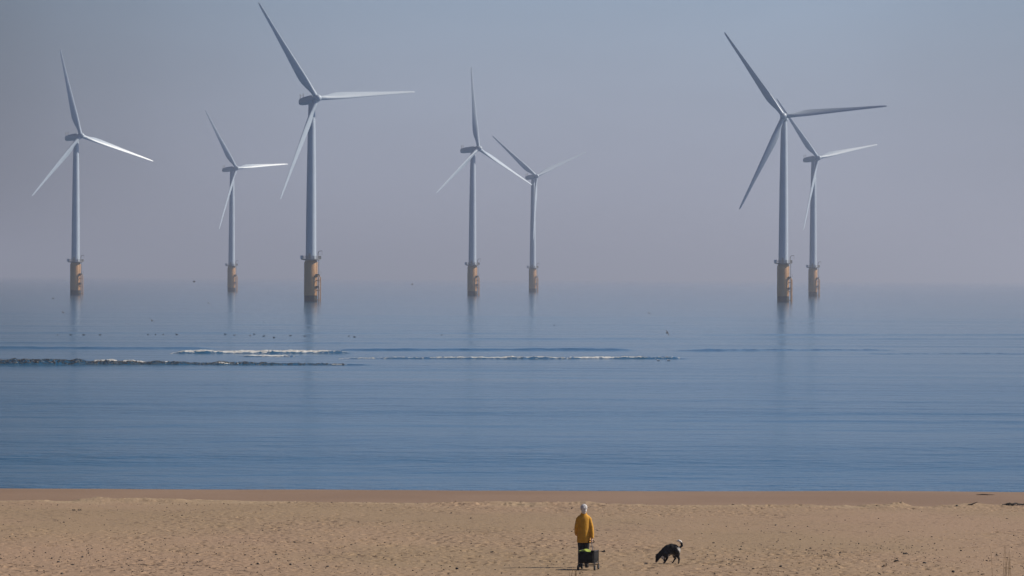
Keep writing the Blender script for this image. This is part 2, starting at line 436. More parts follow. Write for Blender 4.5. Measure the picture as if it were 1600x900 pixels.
rough = rough + lump * (0.05 + 0.20 * np.clip(fbm(XX * 0.7, D * 0.8, 9, 4) + 0.12, 0, 1) * sstep(-.2, .4, fbm(XX * .13, XX * 0, 77, 2) + .1))
ZB = ZB + np.where(fine, rough * calm, 0.0); amp = amp * calm
x0, d0, dx, dd = -27, 90, 0.048, 0.10
c0, r0 = 6, 13
for fx, fd, fr, fz, fa in FOOT:
    if not (-26 < fx < 26 and 90.5 < fd < 145): continue
    n = int(fr * 3 / dx) + 1; m = int(fr * 3 / dd) + 1
    ci, ri = int((fx - x0) / dx) + c0, int((fd - d0) / dd) + r0
    sl_ = (slice(max(ri - m, r0), min(ri + m, ZB.shape[0])), slice(max(ci - n, c0), min(ci + n, ZB.shape[1] - 6)))
    ax, ad = XX[sl_] - fx, D[sl_] - fd
    q = np.sqrt((ax * math.cos(fa) + ad * math.sin(fa)) ** 2 + (1.7 * (ad * math.cos(fa) - ax * math.sin(fa))) ** 2) / fr
    ZB[sl_] += fz * min(1.0, 0.10 + float(1.2 * amp[ri, ci]) if ri < amp.shape[0] and ci < amp.shape[1] else 1.0) * (-np.exp(-q ** 2) + 0.28 * np.exp(-((q - 1.5) / 0.45) ** 2))
ZB = np.where(fine, ZB - 0.45 * sstep(bd - 0.25, bd + 0.7, D), ZB - 0.4 * (D > 145))
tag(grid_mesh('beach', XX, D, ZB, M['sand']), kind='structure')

xw = np.concatenate([[-3000, -700, -200, -80, -40], np.arange(-32, 32.01, 0.2), [40, 80, 200, 700, 3000]])
dw = np.concatenate([np.arange(138, 190, 0.4), [195, 205, 215]])
DW, XW = np.meshgrid(dw, xw, indexing='ij')
ZW = profile(DW - shore_shift(np.clip(XW, -60, 60))) - 0.03 + 0.025 * fbm(XW * 0.12, DW * 0.2, 3, 3) - 0.2 * (1 - sstep(140, 144, DW))
tag(grid_mesh('wet_sand', XW, DW, ZW, M['wetsand']), kind='structure')

def ground_z(x, d):
    ci = (x - x0) / dx + c0; ri = (d - d0) / dd + r0
    i, j = int(max(r0, min(ri, ZB.shape[0] - 2))), int(max(c0, min(ci, ZB.shape[1] - 8)))
    return float(ZB[i, j])
def sand_point(px, py):
    """where the photograph's pixel meets the beach"""
    k = (py - horizon(px)) / F
    d = 90.0
    while d < 178:
        x = (px - 800) * d / F
        z = ground_z(x, d) if d < berm_d(np.array([x]))[0] else float(profile(d - 0.052 * x)) - 0.03
        if CH - k * d <= z: break
        d += 0.1
    return Vector(((px - 800) * d / F, d, z))

# ------------------------------------------------------------------ haze
hm = bpy.data.materials.new('haze air'); hm.use_nodes = True
hn, hl = hm.node_tree.nodes, hm.node_tree.links; hn.clear()
pv = hn.new('ShaderNodeVolumePrincipled'); ho = hn.new('ShaderNodeOutputMaterial')
pv.inputs['Color'].default_value = (0.77, 0.83, 1.0, 1); pv.inputs['Density'].default_value = 0.00017
pv.inputs['Anisotropy'].default_value = 0.4
hl.new(pv.outputs[0], ho.inputs['Volume'])
hz = MB().box((0, 15200, 66), (64000, 31400, 136)).build('haze', hm, smooth=False)
tag(hz, kind='stuff')

# ------------------------------------------------------------------ wind turbines
def blade_mesh():
    L, n = 44.0, 22
    b = MB(); rings = []
    st = [0, .02, .045, .08, .12, .16, .20, .26, .34, .45, .58, .72, .85, .94, .985, 1.0]
    ch = [1.9, 1.9, 1.95, 2.25, 2.75, 3.15, 3.35, 3.25, 2.9, 2.45, 1.95, 1.45, 1.18, .92, .66, .30]
    th = [1.0, 1.0, .96, .74, .52, .40, .34, .29, .25, .22, .20, .19, .18, .18, .18, .2]
    tw = [20, 20, 20, 19, 17.5, 16, 14, 11.5, 9, 6.5, 4.5, 3, 2, 1.5, 1.2, 1]
    for s, c, t, w_ in zip(st, ch, th, tw):
        round_ = max(0.0, min(1.0, (t - .34) / .66))
        be = R(w_ + 16); ring = []
        le = 0.5 * round_ + 0.30 * (1 - round_)
        for i in range(n):
            a = 2 * math.pi * i / n
            xc_ = 0.5 * (1 + math.cos(a))                 # 1 at the trailing edge
            yt = 5 * t * (0.2969 * math.sqrt(xc_) - 0.126 * xc_ - 0.3516 * xc_ ** 2 + 0.2843 * xc_ ** 3 - 0.1036 * xc_ ** 4)
            yr = 0.5 * t * math.sin(a) if round_ else 0
            y_ = (1 - round_) * (yt if a < math.pi else -yt * 0.75) + round_ * 0.5 * t * math.sin(a)
            px_, py_ = (le - xc_) * c, y_ * c
            bend = -0.9 * s ** 2
            ring.append((px_ * math.cos(be) + py_ * math.sin(be), -px_ * math.sin(be) + py_ * math.cos(be) + bend, 1.0 + s * L))
        rings.append(ring)
    b.loft(rings); return b

TILT, CONE, OVER, HUBZ = R(5), 0.012, 4.2, 80.5
def make_turbine():
    root = empty('wind_turbine', (0, 0, 0))
    MB().lathe([(2.62, -1.0), (2.62, 2.55)], 40).build('monopile', M['band'], root)
    tp = MB().lathe([(2.68, 2.56), (2.68, 15.6), (2.3, 16.4)], 40).build('transition_piece', M['yellow'], root)
    # boat landing: two fender tubes with stand-offs, and a ladder between, on the right-hand side
    q = MB(); az = R(-18)
    e, t = Vector((math.cos(az), math.sin(az), 0)), Vector((-math.sin(az), math.cos(az), 0))
    for s in (-1, 1):
        base = e * 3.75 + t * (0.9 * s)
        q.tube([base + Vector((0, 0, -0.9)), base + Vector((0, 0, 9.6)), e * 3.0 + t * (0.9 * s) + Vector((0, 0, 10.9))], 0.22, 10)
        for z in (0.8, 4.6, 8.6): q.tube([base + Vector((0, 0, z)), e * 2.5 + t * (0.9 * s) + Vector((0, 0, z))], 0.16, 8)
    q.build('boat_landing', M['yellow'], tp)
    q = MB()
    for s in (-1, 1): q.tube([e * 3.3 + t * (0.28 * s) + Vector((0, 0, -0.5)), e * 3.3 + t * (0.28 * s) + Vector((0, 0, 16.6))], 0.06, 6)
    for k in range(40): q.tube([e * 3.3 + t * -0.28 + Vector((0, 0, 0.2 + k * 0.4)), e * 3.3 + t * 0.28 + Vector((0, 0, 0.2 + k * 0.4))], 0.035, 5)
    q.build('ladder', M['steel'], tp)
    for z in (6.3, 11.0):
        q = MB(); m3 = Matrix.Rotation(az, 3, 'Z')
        q.box(e * 3.1 + Vector((0, 0, z)), (1.7, 2.5, 0.16), m3)
        for s in (-1, 1):
            q.tube([e * 3.85 + t * (1.2 * s) + Vector((0, 0, z)), e * 3.85 + t * (1.2 * s) + Vector((0, 0, z + 1.0))], 0.05, 6)
        q.tube([e * 3.85 + t * -1.2 + Vector((0, 0, z + 1.0)), e * 3.85 + t * 1.2 + Vector((0, 0, z + 1.0))], 0.05, 6)
        q.box(e * 2.75 + Vector((0, 0, z - 0.45)), (0.5, 1.6, 0.7), m3)
        q.build('rest_platform', M['steel'], tp, smooth=False)
    pf = MB().lathe([(2.2, 16.42), (3.75, 16.75), (3.85, 16.75), (3.85, 17.05), (2.2, 17.05)], 40).build('platform', M['steel'], root)
    q = MB()
    for z in (17.35, 17.75, 18.2): q.tube([(3.78 * math.cos(a), 3.78 * math.sin(a), z) for a in np.linspace(0, 2 * math.pi, 41)], 0.055, 6)
    for k in range(20):
        a = 2 * math.pi * k / 20; q.tube([(3.78 * math.cos(a), 3.78 * math.sin(a), 17.0), (3.78 * math.cos(a), 3.78 * math.sin(a), 18.2)], 0.055, 6)
    q.build('railing', M['steel'], pf)
    q = MB(); q.tube([(2.9, -1.4, 17.05), (2.9, -1.4, 19.4), (3.3, -1.6, 20.2), (4.6, -2.1, 20.3)], [.16, .16, .13, .10], 8); q.tube([(4.5, -2.05, 20.3), (4.5, -2.05, 18.6)], 0.04, 5)
    q.build('davit_crane', M['steel'], pf)
    q = MB(); q.box((-3.55, -1.5, 17.75), (1.1, 1.2, 1.35)); q.build('equipment_box', M['turbine'], pf, bevel=0.05)
    q = MB(); q.box((3.5, 1.2, 17.7), (1.0, 1.1, 1.2)); q.build('equipment_box', M['steel'], pf, bevel=0.05)
    tw = MB().lathe([(2.12, 17.06), (2.1, 19), (1.98, 35), (1.80, 52), (1.55, 68), (1.32, 78.3), (1.32, 78.6)], 48).build('tower', M['turbine'], root)
    for z in (38.0, 58.0):
        r_ = float(np.interp(z, [17, 19, 35, 52, 68], [2.12, 2.1, 1.98, 1.8, 1.55]))
        MB().lathe([(r_ - .05, z - .12), (r_ + .025, z - .12), (r_ + .025, z + .12), (r_ - .05, z + .12)], 48).build('flange_ring', M['turbine'], tw)
    q = MB(); q.box((-0.4, -2.10, 18.25), (0.9, 0.12, 2.1)); q.build('door', M['door'], tw, bevel=0.03)
    # nacelle: rounded box lofted along the shaft, nose towards -y, raised 5 degrees
    rings = []
    for yv, wd, ht, zc in ((8.6, .85, .85, -0.1), (8.45, 1.2, 1.15, -0.05), (7.8, 1.42, 1.35, -0.02), (4.5, 1.62, 1.62, 0.02), (0.0, 1.7, 1.7, 0.0), (-1.8, 1.62, 1.62, 0.0), (-2.5, 1.4, 1.4, 0.0)):
        ring = []
        for k in range(28):
            a = 2 * math.pi * k / 28
            ca, sa = math.cos(a), math.sin(a)
            ex = 0.62
            ring.append((wd * math.copysign(abs(ca) ** ex, ca), yv, zc + ht * math.copysign(abs(sa) ** ex, sa)))
        rings.append(ring)
    tl = Matrix.Rotation(-TILT, 4, 'X')
    q = MB(); q.loft(rings); q.v = [tuple(tl @ Vector(p)) for p in q.v]
    q.lathe([(1.36, -1.9), (1.36, -1.3), (1.5, -1.0)], 32)
    na = q.build('nacelle', M['turbine'], root)
    q = MB(); q.tube([(0.7, 7.9, 0.9), (0.7, 7.9, 3.4)], .13, 6); q.tube([(-0.7, 7.9, 0.9), (-0.7, 7.9, 3.0)], .13, 6); q.tube([(-0.75, 7.9, 2.5), (0.75, 7.9, 2.5)], .08, 6)
    q.v = [tuple(tl @ Vector(p)) for p in q.v]
    q.build('weather_mast', M['steel'], na)
    q = MB().lathe([(1.38, -2.56), (1.5, -3.0), (1.52, -4.6), (1.35, -5.4), (0.95, -6.0), (0.4, -6.35), (0.05, -6.4)], 32, 'y')
    q.v = [tuple(tl @ Vector(p)) for p in q.v]
    q.build('hub', M['turbine'], root)
    bm_ = blade_mesh()
    o = bm_.build('blade', M['turbine'], root)
    for k in range(2):
        c = o.copy(); COL.objects.link(c); c.parent = root
    return root

def pose_turbine(root, X, Dd, yaw, az):
    root.location = (X, Dd, 0)
    a = Vector((math.sin(yaw) * math.cos(TILT), -math.cos(yaw) * math.cos(TILT), math.sin(TILT)))
    r = Vector((math.cos(yaw), math.sin(yaw), 0))
    u_ = a.cross(r); u_ = u_ if u_.z > 0 else -u_
    H = Vector((0, 0, HUBZ)) + a * OVER
    k = 0
    for ch in root.children:
        nm = ch.name.split('.')[0]
        if nm in ('nacelle', 'hub'):
            ch.location = (0, 0, HUBZ); ch.rotation_euler = (0, 0, yaw)
        elif nm == 'blade':
            t = az + k * 2 * math.pi / 3; k += 1
            d = u_ * math.cos(t) + r * math.sin(t); tg = -u_ * math.sin(t) + r * math.cos(t)
            z = d * math.cos(CONE) + a * math.sin(CONE); y = -(a * math.cos(CONE) - d * math.sin(CONE))
            ch.matrix_local = Matrix(((tg.x, y.x, z.x, H.x), (tg.y, y.y, z.y, H.y), (tg.z, y.z, z.z, H.z), (0, 0, 0, 1)))

TURB = [
    (-80.05, 1513.5, 32.8, -34.6, 'white turbine second tallest to none, nearest of all, with top blade almost reaching the picture edge'),
    (-221.75, 1932.1, 41.0, -14.2, 'white turbine on yellow base furthest left, standing apart from the others'),
    (-183.99, 2495.1, 46.1, -34.5, 'small hazy turbine between the furthest left one and the tallest one'),
    (-21.88, 2092.2, 47.5, -4.3, 'mid-sized turbine with one blade pointing straight up, crossing the small faint one beside it'),
    (14.36, 2653.8, 32.7, -52.7, 'smallest faintest turbine, right behind the one whose blade points straight up'),
    (118.22, 1658.6, -7.0, -35.3, 'tall turbine turned full face, its nacelle hidden behind the hub, right of the picture'),
    (175.87, 2223.8, 34.0, -41.0, 'smaller turbine furthest right, its upper blade crossing the hub of the tall full-face one'),
]
TURB[0] = TURB[0][:4] + ('tallest and nearest turbine, its long upper blade almost reaching the top of the picture',)
proto = make_turbine()
for i, (X_, D_, yw, az, lb) in enumerate(TURB):
    o = proto if i == 0 else copy_tree(proto)
    pose_turbine(o, X_, D_, R(yw), R(az))
    tag(o, lb, 'wind turbine', 'wind turbines standing in the sea')

# ------------------------------------------------------------------ surf
def foam_roll(ri, px0, px1, thick, f0, f1, seed, thin=0.5):
    """lumpy foam lying on ridge ri: f0 how far down its face, f1 how far over its back (in ridge widths)"""
    r = RIDGES[ri]; wf, wb = r[6], r[7]
    dm = F * CH / (r[3] - HY)
    n = max(16, int((px1 - px0) * 1.3)); px = np.linspace(px0, px1, n); t = np.linspace(0, 1, n)
    x = (px - 800) * dm / F
    for _ in range(3): x = (px - 800) * ridge_d(r, x, px) / F
    d0 = ridge_d(r, x, px)
    e = np.minimum(1, np.minimum(t / .04, (1 - t) / .06))
    gap = np.clip((fbm(x * 0.14, x * 0, seed + 8, 4) + thin) * 3.5, 0, 1) * e
    lo = f0 * wf * (1 + 0.45 * fbm(x * 1.1, x * 0, seed, 4)); hi = f1 * wb * (1 + 0.45 * fbm(x * 0.9, x * 0 + 5, seed + 2, 4))
    m = 7; S_ = np.linspace(0, 1, m)
    rings = []
    XR = np.repeat(x[:, None], m, 1); SR = -lo[:, None] * gap[:, None] * (1 - S_) + hi[:, None] * gap[:, None] * S_
    YR = d0[:, None] + SR
    prof = np.sin(np.pi * S_) ** 0.6
    ZR = sum(ridge_height(q, XR.ravel(), YR.ravel()) for q in RIDGES).reshape(XR.shape) + swell(XR, YR)
    lum = np.clip(0.65 + 0.8 * fbm(XR * 1.9, YR * 2.2, seed + 4, 3), 0.1, 2)
    ZR = ZR + thick * prof * lum * gap[:, None] - 0.02
    g = np.arange(n * m).reshape(n, m)
    v = np.stack([XR, YR, ZR], -1).reshape(-1, 3)
    ok = (gap[:-1] > .12) & (gap[1:] > .12)
    f = [(g[i, k], g[i + 1, k], g[i + 1, k + 1], g[i, k + 1]) for i in range(n - 1) if ok[i] for k in range(m - 1)]
    b = MB(); b.add(v, f)
    return tag(b.build('foam', M['foam']), kind='stuff')
for a in ((1, 276, 524, .085, 1.0, .35, 3, .75), (2, 384, 452, .07, 1.0, .35, 4, .8), (0, 146, 184, .20, .35, .45, 5, .9), (0, 192, 230, .18, .35, .45, 6, .9), (0, 236, 335, .05, .1, .3, 16, .1),
          (3, 690, 1012, .08, .75, .30, 7, .55), (3, 536, 700, .05, .4, .3, 8, .25), (3, 1010, 1060, .03, .7, .1, 17, 0.0),
          (0, 332, 376, .03, 1.25, -.06, 10, .35), (0, 402, 432, .03, 1.2, -.06, 12, .3), (0, 512, 545, .03, 1.0, -.02, 13, .4), (0, 90, 300, .05, .9, -.02, 14, -.15), (0, -20, 300, .03, .1, .12, 15, -.1)):
    foam_roll(*a)

# flecks of froth scattered over the churned face of the long dark wave
b = MB(); r_ = RIDGES[0]
for k in range(700):
    px = rng.uniform(-30, 420); x = 0.0
    for _ in range(3): x = (px - 800) * float(ridge_d(r_, np.array([x]), np.array([px]))[0]) / F
    d0_ = float(ridge_d(r_, np.array([x]), np.array([px]))[0]); s_ = rng.uniform(-1.3, .25) * r_[6]; hw = rng.uniform(.03, .16); hh = rng.uniform(.02, .06)
    v = []
    for ax, ad in ((-hw, 0), (0, -hh), (hw, 0), (0, hh)):
        X_ = np.array([x + ax]); Y_ = np.array([d0_ + s_ + ad]); v.append((x + ax, d0_ + s_ + ad - .02, float(ridge_height(r_, X_, Y_)[0] + swell(X_, Y_)[0]) + .03))
    c_ = (x, d0_ + s_ - .05, sum(q[2] for q in v) / 4 + .04)
    b.add(v + [c_], [(0, 1, 4), (1, 2, 4), (2, 3, 4), (3, 0, 4)])
tag(b.build('foam', M['froth']), kind='stuff')
for ri_, pa, pb, n_, sa, sb in ((1, 268, 545, 420, -1.6, 1.3), (2, 380, 462, 90, -1.4, .9), (3, 530, 1062, 520, -1.2, 1.0)):
    q_ = RIDGES[ri_]; b = MB(); pxs = rng.uniform(pa, pb, n_); xs = (pxs - 800) * 480 / F
    for _ in range(3): xs = (pxs - 800) * ridge_d(q_, xs, pxs) / F
    ss = rng.normal(0, .45, n_); ss = np.where(ss < 0, -ss * sa, ss * sb) * np.where(ss < 0, q_[6], q_[7])
    ds = ridge_d(q_, xs, pxs) + ss; zs = sum(ridge_height(k_, xs, ds) for k_ in RIDGES) + swell(xs, ds)
    for x, d, z in zip(xs, ds, zs):
        hw, hd_, ht = rng.uniform(.04, .30), rng.uniform(.03, .12), rng.uniform(.012, .05)
        b.add([(x - hw, d, z), (x - hw * .2, d - hd_, z - .01), (x + hw, d, z), (x + hw * .1, d + hd_, z), (x, d, z + ht)], [(0, 1, 4), (1, 2, 4), (2, 3, 4), (3, 0, 4)])
    tag(b.build('foam', M['foam']), kind='stuff')
# small dark flecks scattered along the face of the same wave
b = MB(); px_ = np.concatenate([rng.uniform(-40, 250, 1150), rng.uniform(250, 545, 450)])
x_ = (px_ - 800) * 425 / F
for _ in range(3): x_ = (px_ - 800) * ridge_d(r_, x_, px_) / F
d_ = ridge_d(r_, x_, px_) + np.where(px_ < 250, rng.uniform(-1.5, .4, 1600), rng.uniform(-1.3, .1, 1600)) * r_[6]
z_ = ridge_height(r_, x_, d_) + swell(x_, d_)
for x, d, z in zip(x_, d_, z_):
    hw, ht = rng.uniform(.03, .13), rng.uniform(.02, .065)
    b.loft([[(x - hw, d, z), (x, d - .05, z - .02), (x + hw, d, z), (x, d + .05, z - .02)], [(x - hw * .6, d, z + ht * .7), (x, d - .03, z + ht), (x + hw * .5, d, z + ht * .8), (x, d + .03, z + ht * .9)]])
tag(b.build('dark_flecks', M['darkfleck'], smooth=False), kind='stuff')

# ------------------------------------------------------------------ gulls
M['gullgrey'] = mat('grey plumage', (0.06, 0.06, 0.07), 0.8, var=0.4, vscale=8)
M['gullwhite'] = mat('white plumage', (0.78, 0.78, 0.77), 0.8, var=0.15, vscale=8)
def gull_mesh(kind, material):
    b = MB()
    b.limb([(-0.23, 0, 0.075, 0.012), (-0.13, 0, 0.075, 0.045), (0.0, 0, 0.065, 0.085), (0.11, 0, 0.08, 0.075), (0.16, 0, 0.14, 0.045), (0.19, 0, 0.185, 0.045)], 10)
    b.tube([(0.22, 0, 0.185), (0.28, 0, 0.17)], [0.018, 0.004], 6)
    if kind == 'fly':
        for s in (-1, 1):
            rings = []
            for yy, xx, zz, c in ((0.05, 0.05, 0.11, 0.20), (0.25, 0.09, 0.22, 0.17), (0.45, 0.02, 0.20, 0.12), (0.66, -0.12, 0.13, 0.02)):
                rings.append([(xx + c * .5, s * yy, zz), (xx, s * yy, zz + .018), (xx - c * .5, s * yy, zz), (xx, s * yy, zz - .006)])
            b.loft(rings)
    else:
        for s in (-1, 1): b.ball((-0.06, s * 0.065, 0.09), (0.16, 0.03, 0.05), 10, 8)
    return b.build('gull', material)
g_fly, g_sit, g_white = gull_mesh('fly', M['gullgrey']), gull_mesh('sit', M['gullgrey']), gull_mesh('sit', M['gullwhite'])
used = set()
def gull(src, loc, rz, label, group, tilt=0.0):
    o = src if src.name not in used else src.copy()
    if src.name in used: COL.objects.link(o)
    used.add(src.name)
    o.location = loc; o.rotation_euler = (tilt, 0, rz)
    return tag(o, label, 'gull', group)
for px, py in ((90, 522), (110, 522), (131, 522), (156, 522), (231, 521), (243, 521), (255, 521), (276, 521), (352, 521), (366, 522), (391, 523), (397, 521), (412, 524), (428, 526), (454, 523), (476, 524), (545, 524), (554, 525), (866, 507), (690, 522)):
    p = sea_point(px, py + 1.0, 0.1)
    p.z = float(sea_height(np.array([p.x]), np.array([p.y]))[0]) - 0.02
    gull(g_sit, p, rng.uniform(0, 6.28), 'small dark gull floating in the loose row of birds beyond the surf', 'gulls floating beyond the surf')
FLY = [(303, 441, 640, 0.3, 0.1, 'dark gull gliding just above the horizon between the two left-hand turbines'),
       (325, 474, 720, 1.4, 0.9, 'dark gull banking low over the sea left of the small hazy turbine base'),
       (237, 502, 560, 1.2, 0.5, 'dark gull flying low over the water midway between the two left-hand turbines'),
       (83, 467, 800, 0.2, 0.0, 'dark gull flying by the foot of the furthest left turbine'),
       (98, 489, 700, 1.0, 0.6, 'dark gull below the furthest left turbine, skimming the water'),
       (1042, 521, 560, 0.6, 0.8, 'dark gull with raised wings low over the sea right of the middle pair of turbines'),
       (644, 445, 800, 0.2, 0.1, 'dark gull near the horizon between the tallest turbine and the one to its right'),
       (1014, 490, 700, 1.2, 0.5, 'dark gull flying over open water right of the faintest turbine')]
for px, py, d, rz, tl_, lb in FLY:
    z = CH - (py - horizon(px)) * d / F
    gull(g_fly, ((px - 800) * d / F, d, z), rz, lb, 'gulls flying over the sea', tl_)
for px, py, lb in ((413, 502, 'white gull floating below the tallest turbine, to its left'), (731, 501, 'white gull floating below the turbine with the upright blade'),
                   (1029, 562, 'white gull sitting at the right end of the breaking wave, left of two'), (1045, 562, 'white gull sitting at the right end of the breaking wave, right of two')):
    p = sea_point(px, py, 0.15); p.z = float(sea_height(np.array([p.x]), np.array([p.y]))[0]) - 0.02
    gull(g_white, p, rng.uniform(0, 6.28), lb, 'white gulls on the water')

# ------------------------------------------------------------------ things lying on the sand
def clump_mesh(seed, r, flat=0.5, strands=5):
    """a small heap of dried weed: a lumpy body and loose strands"""
    g = np.random.default_rng(seed); b = MB()
    for _ in range(7):
        a, q = g.uniform(0, 6.28), r * g.uniform(0, .6)
        b.ball((q * math.cos(a) * 1.3, q * math.sin(a), r * flat * g.uniform(.15, .5)), (r * g.uniform(.3, .6), r * g.uniform(.25, .5), r * flat * g.uniform(.4, .8)), 9, 7)
    for _ in range(strands):
        a, l = g.uniform(0, 6.28), r * g.uniform(.8, 1.7)
        b.tube([(0, 0, r * .3), (l * .5 * math.cos(a), l * .5 * math.sin(a), r * g.uniform(.35, .8)), (l * math.cos(a + .4), l * math.sin(a + .4), r * .05)], [r * .10, r * .08, r * .03], 5)
    v = np.array(b.v); v += 0.10 * r * np.sin(v[:, [1, 2, 0]] * (9.0 / r) + seed); b.v = [tuple(p) for p in v]
    return b
def stone_mesh(seed, r):
    g = np.random.default_rng(seed); b = MB(); b.ball((0, 0, r * .45), (r, r * g.uniform(.6, .9), r * .62), 14, 10)
    v = np.array(b.v)
    for k in range(3):
        f_ = g.uniform(1.2, 3.5, 3) / r; v += 0.09 * r * np.sin(v[:, [2, 0, 1]] * f_ + g.uniform(0, 6, 3))
    b.v = [tuple(p) for p in v]; return b
# (pixel x, y, half width in pixels, kind, label)
LIE = [
    (83, 873, 2.2, 's'), (93, 879, 2.8, 's'), (131, 871, 2.4, 's'), (140, 865, 1.8, 's'), (115, 883, 3.2, 'w'), (108, 877, 1.8, 's'), (99, 897, 3.0, 's'), (181, 893, 2.0, 's'), (193, 887, 1.6, 's'), (129, 894, 1.6, 's'),
    (395, 883, 2.0, 's'), (405, 882, 2.8, 's'), (456, 883, 2.2, 's'), (514, 886, 2.6, 's'), (500, 815, 3.0, 'w'), (716, 889.5, 2.6, 's'), (653, 868, 2.0, 'w'), (770, 863.5, 3.4, 'w'), (486, 848.5, 3.0, 'w'), (461, 848, 3.4, 'w'), (597, 798, 2.0, 'w'), (786, 896, 1.8, 's'),
    (944, 863, 4.0, 'w'), (1158, 859, 2.8, 'w'), (1222, 886, 2.8, 's'), (1333, 863, 2.4, 's'), (1416, 866, 4.8, 'w'), (1403, 878, 4.2, 'w'), (1447, 881, 3.0, 's'), (1492, 894, 3.4, 's'), (1376, 897, 2.0, 's'), (1264, 823, 1.6, 's'), (1214, 821, 1.8, 's'),
    (1147, 789, 2.2, 'w'), (1155, 789, 1.8, 'w'), (1372, 791, 2.2, 'w'), (1497, 791.5, 2.0, 's'), (1575, 811, 2.4, 'w'), (1502, 857, 2.4, 'w'), (1515, 864, 1.8, 's'), (1561, 868, 2.6, 'w'), (1538, 898, 3.0, 'w'), (117, 797.5, 3.0, 'w'), (126, 797.5, 3.4, 'w'), (1120, 870, 1.8, 's'), (620, 884, 1.8, 's'), (300, 890, 1.8, 's'), (340, 866, 1.4, 's'), (560, 871, 1.6, 's'), (1280, 890, 1.8, 's'),
]
SPECIAL = {
    (944, 863): 'small dark arched clump of weed on the sand just right of the black trolley',
    (1416, 866): 'largest dark weed clump on the open sand between the dog and the right edge',
    (117, 797.5): 'left of two flat black weed strips below the sand ridge at far left',
    (126, 797.5): 'right of two flat black weed strips below the sand ridge at far left',
    (770, 863.5): 'dark weed clump on the sand left of the walker, level with the trolley',
    (1575, 811): 'weed clump just below the long dark weed heap on the ridge at right',
}
for i, (px, py, hw, kd) in enumerate(LIE):
    p = sand_point(px, py); r = hw * p.y / F
    b = clump_mesh(i + 5, r) if kd == 'w' else stone_mesh(i + 5, r)
    nm = 'seaweed_clump' if kd == 'w' else 'pebble'
    o = b.build(nm, M['seaweed' if kd == 'w' else 'stone'], loc=(p.x, p.y, ground_z(p.x, p.y) - 0.15 * r))
    o.rotation_euler = (0, 0, rng.uniform(0, 6.28) if kd == 's' else rng.uniform(-.4, .4))
    if (px, py) in SPECIAL: tag(o, SPECIAL[(px, py)], 'seaweed', 'dark weed clumps on the sand')
    elif kd == 'w': tag(o, 'small dark clump of dried weed lying alone on the sand', 'seaweed', 'dark weed clumps on the sand')
    else: tag(o, 'small dark pebble lying on the trampled sand', 'pebble', 'dark pebbles scattered on the sand')
# long weed heap on the ridge at right, driftwood beside it, a streak on the wet sand
p = sand_point(1586, 790); b = MB()
for k in range(26):
    t = k / 25; x = -0.42 + 0.95 * t
    b.ball((x, rng.uniform(-.10, .10), 0.025 + 0.055 * abs(math.sin(math.pi * min(1, t * 1.1))) ** 1.5 * rng.uniform(.5, 1.1)), (rng.uniform(.03, .06), .06, rng.uniform(.018, .035)), 8, 6)
for k in range(16):
    x = rng.uniform(-.4, .5); b.tube([(x, 0, .04), (x + rng.uniform(-.1, .1), -.1, rng.uniform(.05, .11)), (x + rng.uniform(-.25, .25), -.2, .01)], [.012, .010, .004], 5)
tag(b.build('seaweed_heap', M['seaweed'], loc=(p.x, p.y, ground_z(p.x, p.y) - .02)), 'long dark heap of seaweed on the sand ridge near the right edge', 'seaweed', 'dark weed clumps on the sand')
p = sand_point(1521, 790); b = MB(); b.tube([(-.16, 0, .03), (-.02, .03, .05), (.10, .0, .10), (.20, -.02, .14)], [.022, .026, .02, .008], 7); b.tube([(.0, .02, .05), (.06, -.08, .11)], [.014, .004], 6)
tag(b.build('driftwood', M['drift'], loc=(p.x, p.y, ground_z(p.x, p.y) - .01)), 'short crooked stick of driftwood lying on the sand ridge, left of the weed heap', 'driftwood')
p = sand_point(1542, 773.5); b = MB(); b.tube([(-.42, 0, .012), (-.2, .1, .018), (.1, -.05, .02), (.40, .06, .012)], [.010, .026, .022, .008], 8)
tag(b.build('driftwood', M['drift'], loc=(p.x, p.y, p.z)), 'low dark piece of driftwood half sunk in the smooth wet sand at right', 'driftwood')
# fine litter that nobody could count
b = MB()
for k in range(3000):
    px = rng.uniform(-30, 1630); py = 789 + 118 * rng.random() ** 0.75
    if k % 9 == 0: py = 787.5 + abs(rng.normal(0, 2.0))
    elif rng.random() < 0.45:
        px = rng.choice([90, 420, 1240, 1480]) + rng.normal(0, 110); py = 872 + rng.normal(0, 16)
    if not (-40 < px < 1640 and 787 < py < 908): continue
    kk = (py - horizon(px)) / F
    d = 96 + (906 - py) / 118 * 48; d = (CH - 2.6) / kk if py > 880 else d
    # beach plane between the profile's knots
    for _ in range(4): d = (CH - float(profile(d))) / kk
    if not 90.5 < d < 145.5 or (1012 < px < 1082 and 830 < py < 892): continue
    x = (px - 800) * d / F; z = ground_z(x, d); r = .005 + .017 * rng.random() ** 2 * (1.0 if rng.random() < .9 else 1.6)
    n = 6; a0 = rng.uniform(0, 6.28)
    lo = [(x + r * 1.5 * rng.uniform(.7, 1.2) * math.cos(a0 + 6.283 * i / n), d + r * rng.uniform(.7, 1.2) * math.sin(a0 + 6.283 * i / n), z - .004) for i in range(n)]
    hi = [(x + (q[0] - x) * .55, d + (q[1] - d) * .55, z + r * rng.uniform(.5, 1.1)) for q in lo]
    b.loft([lo, hi])
tag(b.build('sand_litter', M['litter'], smooth=False), kind='stuff')

